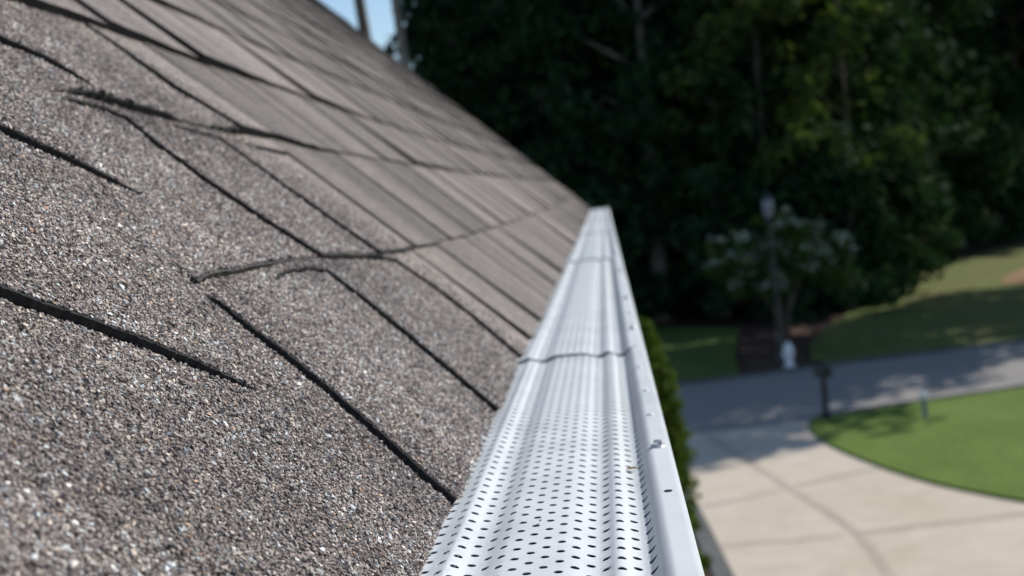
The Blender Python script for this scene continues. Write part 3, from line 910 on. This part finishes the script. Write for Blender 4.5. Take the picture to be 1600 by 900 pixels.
def broadleaf(name, h, r, base_h, nclump, n_per, leaf, seed, leafmat, bark, trunk_r=.28):
    rs = np.random.default_rng(seed)
    bm = bmesh.new()
    bend = [rs.normal(0, .25) for _ in range(2)]
    pts = [(bend[0] * math.sin(t * 2.2), bend[1] * math.sin(t * 2.6), h * .86 * t) for t in np.linspace(0, 1, 9)]
    add_tube(bm, pts, [trunk_r * (1.35 if i == 0 else 1 - .105 * i) for i in range(9)], 9)
    cen, rr = [], []
    for k in range(nclump):
        t = rs.random()
        z = base_h + (h - base_h) * t
        prof = r * (1 - .72 * t ** 1.7) * (.55 + .45 * min(1, t * 5 + .25))
        a = rs.uniform(0, 2 * math.pi); q = prof * math.sqrt(rs.uniform(.12, 1.0))
        cen.append((q * math.cos(a), q * math.sin(a), z)); rr.append(rs.uniform(.09, .19) * r + .35)
        if k % 5 == 0 and z > base_h + .5:
            p0 = pts[min(8, int(max(.15, (z - q * .5) / (h * .86)) * 8))]
            add_tube(bm, [p0, ((p0[0] + cen[-1][0]) * .55, (p0[1] + cen[-1][1]) * .55, (p0[2] + z) / 2 + .1), cen[-1]], [trunk_r * .32, trunk_r * .2, .02], 5)
    tr = bm_mesh(name + '_trunk', bm, True)
    v, f = leaf_cloud(cen, rr, n_per, leaf, rs)
    cr = np_mesh(name + '_crown', v, f)
    tr.materials.append(bark); cr.materials.append(leafmat)
    return tr, cr

def pine(name, h, crown_h, r, seed, bark, trunk_r=.2, lean=(0, 0)):
    rs = np.random.default_rng(seed)
    bm = bmesh.new()
    at = lambda t: (lean[0] * t, lean[1] * t, h * t)
    add_tube(bm, [at(t) for t in np.linspace(0, 1, 8)], [trunk_r * (1.2 if i == 0 else 1 - .11 * i) for i in range(8)], 10)
    cen, rr = [], []
    for k in range(46):
        t = crown_h + (1 - crown_h) * rs.random()
        z = h * t; a = rs.uniform(0, 2 * math.pi); q = r * (1 - .75 * (t - crown_h) / (1 - crown_h)) * rs.uniform(.3, 1)
        p0 = at(t); c = (p0[0] + q * math.cos(a), p0[1] + q * math.sin(a), z + q * .12)
        add_tube(bm, [p0, ((p0[0] + c[0]) / 2, (p0[1] + c[1]) / 2, z + .1), c], [.05, .035, .012], 5)
        cen.append(c); rr.append(rs.uniform(.5, .95))
    tr = bm_mesh(name + '_trunk', bm, True)
    v, f = leaf_cloud(cen, rr, 70, .20, rs, .5, .45)
    cr = np_mesh(name + '_crown', v, f)
    tr.materials.append(bark); cr.materials.append(M['needle'])
    return tr, cr

def plant(name, meshes, loc, rz, s, label, cat, group=None, names=('trunk', 'crown')):
    root = empty(name, loc, rz)
    root.scale = s if isinstance(s, tuple) else (s, s, s)
    tag(root, label, cat, group)
    for nm, me_ in zip(names, meshes):
        o = bpy.data.objects.new(nm, me_); C.objects.link(o); o.parent = root
    return root

KIND = [broadleaf('oak', 23, 5.6, 2.0, 150, 60, .26, 21, M['leaf_dark'], M['bark']),
        broadleaf('maple', 21, 5.0, 1.6, 140, 60, .25, 22, M['leaf_mid'], M['bark']),
        broadleaf('poplar', 26, 4.6, 3.0, 150, 60, .25, 23, M['leaf_dark'], M['bark_pale'], .24),
        broadleaf('beech', 17, 5.2, .8, 150, 62, .25, 24, M['leaf_dark'], M['bark_pale'], .22)]
LIGHT = broadleaf('light', 14.6, 3.4, 5.5, 44, 46, .24, 27, M['leaf_light'], M['bark'], .14)
KLAB = ['tall dark broad tree packed into the shaded woods across the road',
        'mid green leafy tree packed into the woods across the road',
        'slender tall tree with pale trunk in the dark woods',
        'low branched dark tree filling the lower edge of the woods']
G_W = 'trees of the dark woods across the road'
front = [(-4.9, 55.5, 3), (-1.2, 53.5, 2), (.2, 57, 0), (4.6, 52.5, 3), (3.0, 55.8, 1), (9.6, 55.5, 3), (10.8, 60, 0), (13.4, 66, 3), (17.5, 73, 0), (21.5, 79, 3), (26.5, 84, 0), (31, 90, 3)]
mid_ = [(-6.3, 64, 3), (-1, 61.5, 3), (3.2, 61, 0), (6.6, 60, 2), (9.5, 66, 1), (12.5, 73, 2), (16, 79, 3), (20.5, 86, 0), (25.5, 91, 2), (31, 98, 0), (36, 97, 3)]
back = [(-6.0, 74, 2), (-.5, 72, 0), (4.5, 71, 3), (9, 77, 0), (14, 86, 2), (19.5, 95, 0), (27, 102, 0), (35, 108, 2)]
for row, lst in enumerate((front, mid_, back)):
    for x, y, k in lst:
        s = random.uniform(.9, 1.1)
        plant(('broad_tree', 'leafy_tree', 'slender_tree', 'low_tree')[k], KIND[k], (x, y, -.05), random.uniform(0, 6.28), s, KLAB[k], 'tree', G_W)
for x, y, s, lab in ((5.9, 49.9, 1.0, 'lighter leafy tree with sunlit top standing forward of the dark woods'), (9.3, 50.6, .97, 'lighter leafy tree right of the lamp with sunlit crown edge')):
    plant('leafy_tree', LIGHT, (x, y, -.05), x * 2, s, lab, 'tree')
# saplings and bushes closing the foot of the woods
UND = broadleaf('understorey', 6.5, 3.0, .2, 70, 60, .2, 31, M['leaf_dark'], M['bark'], .09)
for x, y in [(-3, 52.2), (-.6, 52), (5.6, 49.8), (8.2, 50.4), (8.9, 53.2), (11.4, 57.5), (12.5, 62), (15.5, 69), (19.2, 75), (23, 80.5), (28.5, 86), (3.0, 56), (.8, 60)]:
    s = random.uniform(.75, 1.25)
    plant('understorey_bush', UND, (x, y, -.05), random.uniform(0, 6.28), s, 'dark understorey bush at the foot of the shaded woods', 'bush', 'understorey bushes along the woods')
# pale double trunk on the edge of the woods, and the two trunks against the sky gap
PINE = pine('pine', 22,   .66, 3.0, 41, M['bark'], .36, (-1.6, .2))
plant('pine_tree', PINE, (-7.1, 45.5, 0), .0, 1.0, 'pine with bare dark trunk standing against the patch of blue sky', 'tree')
PINE2 = pine('pine', 20,  .72, 2.6, 43, M['bark_pale'], .34, (-1.2, 0))
plant('pine_tree', PINE2, (-6.55, 49.5, 0), .4, 1.0, 'pine with greyish trunk at right edge of the sky patch', 'tree')
plant('pale_trunk_tree', broadleaf('pale', 19, 4.0, 7.0, 90, 60, .24, 51, M['leaf_dark'], M['bark_pale'], .42), (2.0, 52.6, 0), 1.0, 1.0, 'tree with thick pale grey trunk beside the dark lawn', 'tree')
plant('low_far_tree', KIND[3], (-17.6, 86, -.05), 2.2, .88, 'low distant tree showing green under the blue sky patch', 'tree')
# tall trees to the right whose shade crosses the road and drive; the farthest added to shade the woods
HIGH = broadleaf('high', 28, 5.8, 13.5, 150, 62, .28, 62, M['leaf_mid'], M['bark'], .34)
for x, y, s, k in ((16.4, 41.6, 1, HIGH), (19.0, 45.4, 1, HIGH), (20.5, 49.5, 1, HIGH), (25.5, 52, 1, HIGH), (35, 62, 1, HIGH), (33, 85, 1, HIGH), (39, 89, 1, HIGH), (45, 93, 1, HIGH), (44, 101, 1, HIGH)):
    plant('shade_tree', k, (x, y, 0), x, s, 'large tree out of view at right casting shade', 'tree', 'yard trees shading the road')

# small tree with pale blossom behind the street lamp
def blossom_tree():
    rs = np.random.default_rng(77)
    bm = bmesh.new()
    cen, rr = [], []
    for k in range(5):
        a = k * 1.257 + .3
        top_ = Vector((1.35 * math.cos(a), 1.35 * math.sin(a), 3.5 + .4 * math.sin(k * 2)))
        add_tube(bm, [(.07 * math.cos(a), .07 * math.sin(a), 0), (.25 * math.cos(a), .25 * math.sin(a), 1.4), tuple(top_)], [.06, .045, .012], 6)
    for k in range(110):
        a = rs.uniform(0, 6.28); q = 2.15 * math.sqrt(rs.random()); z = 2.1 + 2.5 * rs.random() * (1 - .2 * q)
        cen.append((q * math.cos(a), q * math.sin(a), z)); rr.append(rs.uniform(.28, .48))
    tr = bm_mesh('blossom_trunk', bm, True); tr.materials.append(M['bark'])
    v, f = leaf_cloud(cen, rr, 90, .085, rs)
    cr = np_mesh('blossom_crown', v, f); cr.materials.append(M['leaf_mid'])
    pick = rs.choice(len(cen), 96, replace=False)
    v, f = leaf_cloud([(cen[i][0] * 1.06, cen[i][1] * 1.06, cen[i][2] + .16) for i in pick], [.32] * len(pick), 26, .046, rs)
    bl = np_mesh('blossom_sprays', v, f); bl.materials.append(M['blossom'])
    return tr, cr, bl
plant('blossom_tree', blossom_tree(), (5.3, 40.4, 0), .4, 1.0, 'small tree with pale blossom clusters beside the street lamp', 'tree', names=('trunk', 'crown', 'blossom'))

# evergreen shrubs close to the house wall, under the gutter
def evergreen(h, r, seed, n=5200):
    rs = np.random.default_rng(seed)
    bm = bmesh.new(); add_tube(bm, [(0, 0, 0), (0, 0, h * .5), (0, 0, h * .93)], [.07, .05, .01], 7)
    tr = bm_mesh('evergreen_stem', bm, True); tr.materials.append(M['bark'])
    cen, rr = [], []
    for k in range(int(n / 30)):
        t = rs.random() ** .8
        rad_ = r * (1 - t ** 3.0) ** .75 * (.72 + .3 * rs.random())
        a = rs.uniform(0, 6.28)
        cen.append((rad_ * math.cos(a), rad_ * math.sin(a), .1 + h * .95 * t)); rr.append(.12 + .06 * rs.random())
    v, f = leaf_cloud(cen, rr, 60, .045, rs, .6)
    cr = np_mesh('evergreen_foliage', v, f); cr.materials.append(M['shrub'])
    return tr, cr
plant('evergreen_shrub', evergreen(4.3, .53, 5, 9000), (.27, 14.4, 0), 0, 1.0, 'tall rounded evergreen shrub rising beside the gutter edge', 'shrub', names=('stem', 'foliage'))
plant('evergreen_shrub', evergreen(2.2, .62, 6, 4200), (.28, 11.0, 0), 1, 1.0, 'lower evergreen shrub peeping out below the gutter corner', 'shrub', names=('stem', 'foliage'))

# ------------------------------------------------------------------ street furniture
lamp = empty('street_lamp', (4.86, 37.9, 0))
lamp.rotation_euler = (0, rad(-1.2), .3)
tag(lamp, 'dark street lamp post with pale lantern behind the fire hydrant', 'street lamp')
bm = bmesh.new()
add_lathe(bm, [(.19, 0), (.19, .08), (.14, .14), (.10, .7), (.055, .85), (.045, 1.0), (.038, 4.2), (.085, 4.25), (.085, 4.32), (.05, 4.38)], 14)
link('post', bm_mesh('post', bm, False), M['post_blue'], lamp)
bm = bmesh.new(); add_lathe(bm, [(.09, 4.38), (.15, 4.5), (.17, 4.75), (.14, 4.92)], 10)
link('lantern_glass', bm_mesh('lantern_glass', bm), M['lamp_glass'], lamp)
bm = bmesh.new(); add_lathe(bm, [(.18, 4.92), (.19, 4.95), (.10, 5.05), (.03, 5.1), (.03, 5.16), (.01, 5.2)], 10)
link('lantern_cap', bm_mesh('lantern_cap', bm), M['post_blue'], lamp)

hyd = empty('fire_hydrant', (4.93, 36.95, .1), .6)
tag(hyd, 'white fire hydrant by the far road edge', 'fire hydrant')
bm = bmesh.new()
add_lathe(bm, [(.17, 0), (.17, .04), (.105, .05), (.105, .40), (.15, .41), (.15, .45), (.12, .46)], 18)
link('barrel', bm_mesh('barrel', bm), M['hydrant'], hyd)
bm = bmesh.new(); add_lathe(bm, [(.15, .462), (.15, .49), (.135, .50), (.125, .57), (.09, .64), (.04, .67), (.03, .675), (.03, .73), (.02, .735)], 18)
link('bonnet', bm_mesh('bonnet', bm, False), M['hydrant'], hyd)
for a in (0, math.pi / 2, math.pi):
    bm = bmesh.new()
    mt = Matrix.Rotation(a, 4, 'Z') @ Matrix.Translation((.09, 0, .33)) @ Matrix.Rotation(math.pi / 2, 4, 'Y')
    rr_ = .075 if a == math.pi / 2 else .05
    add_lathe(bm, [(rr_, 0), (rr_, .06), (rr_ * 1.2, .065), (rr_ * 1.2, .09), (.02, .10), (.02, .125)], 12, mt)
    link('nozzle_cap', bm_mesh('nozzle_cap', bm), M['hydrant'], hyd)

mb = empty('mailbox', (4.60, 28.98, .07), .25)
tag(mb, 'black mailbox on a dark post at the lawn corner', 'mailbox')
bm = bmesh.new()
add_box(bm, (0, 0, .48), (.105, .105, .96), bevel=.008)
add_box(bm, (0, 0, .06), (.19, .19, .12), bevel=.01)
link('post', bm_mesh('post', bm), M['black_metal'], mb)
bm = bmesh.new()
prof = [(-.115, 0), (.115, 0), (.115, .15)] + [(.115 * math.cos(a), .15 + .115 * math.sin(a)) for a in np.linspace(.25, math.pi - .25, 9)] + [(-.115, .15)]
f = bm.faces.new([bm.verts.new((x, -.24, .965 + z)) for x, z in prof])
r = bmesh.ops.extrude_face_region(bm, geom=[f])
bmesh.ops.translate(bm, verts=[v for v in r['geom'] if isinstance(v, bmesh.types.BMVert)], vec=(0, .48, 0))
link('box', bm_mesh('box', bm), M['black_metal'], mb)
bm = bmesh.new()
f = bm.faces.new([bm.verts.new((x * 1.05, .243, .965 + z * 1.03)) for x, z in prof])
r = bmesh.ops.extrude_face_region(bm, geom=[f])
bmesh.ops.translate(bm, verts=[v for v in r['geom'] if isinstance(v, bmesh.types.BMVert)], vec=(0, .014, 0))
link('door', bm_mesh('door', bm), M['black_metal'], mb)
bm = bmesh.new(); add_box(bm, (.122, .05, 1.14), (.006, .02, .12)); add_box(bm, (.122, .08, 1.18), (.006, .07, .045))
link('flag', bm_mesh('flag', bm), M['black_metal'], mb)

mk = empty('marker_post', (6.62, 28.2, .07), .2)
mk.rotation_euler = (0, rad(-4), .2)
tag(mk, 'short grey green marker post with white cap on lawn', 'marker post')
bm = bmesh.new(); add_box(bm, (0, 0, .22), (.10, .08, .44), bevel=.012)
link('post', bm_mesh('post', bm), M['marker'], mk)
bm = bmesh.new(); add_lathe(bm, [(.07, .44), (.085, .46), (.085, .55), (.06, .585), (.02, .595)], 14)
link('cap', bm_mesh('cap', bm), M['hydrant'], mk)
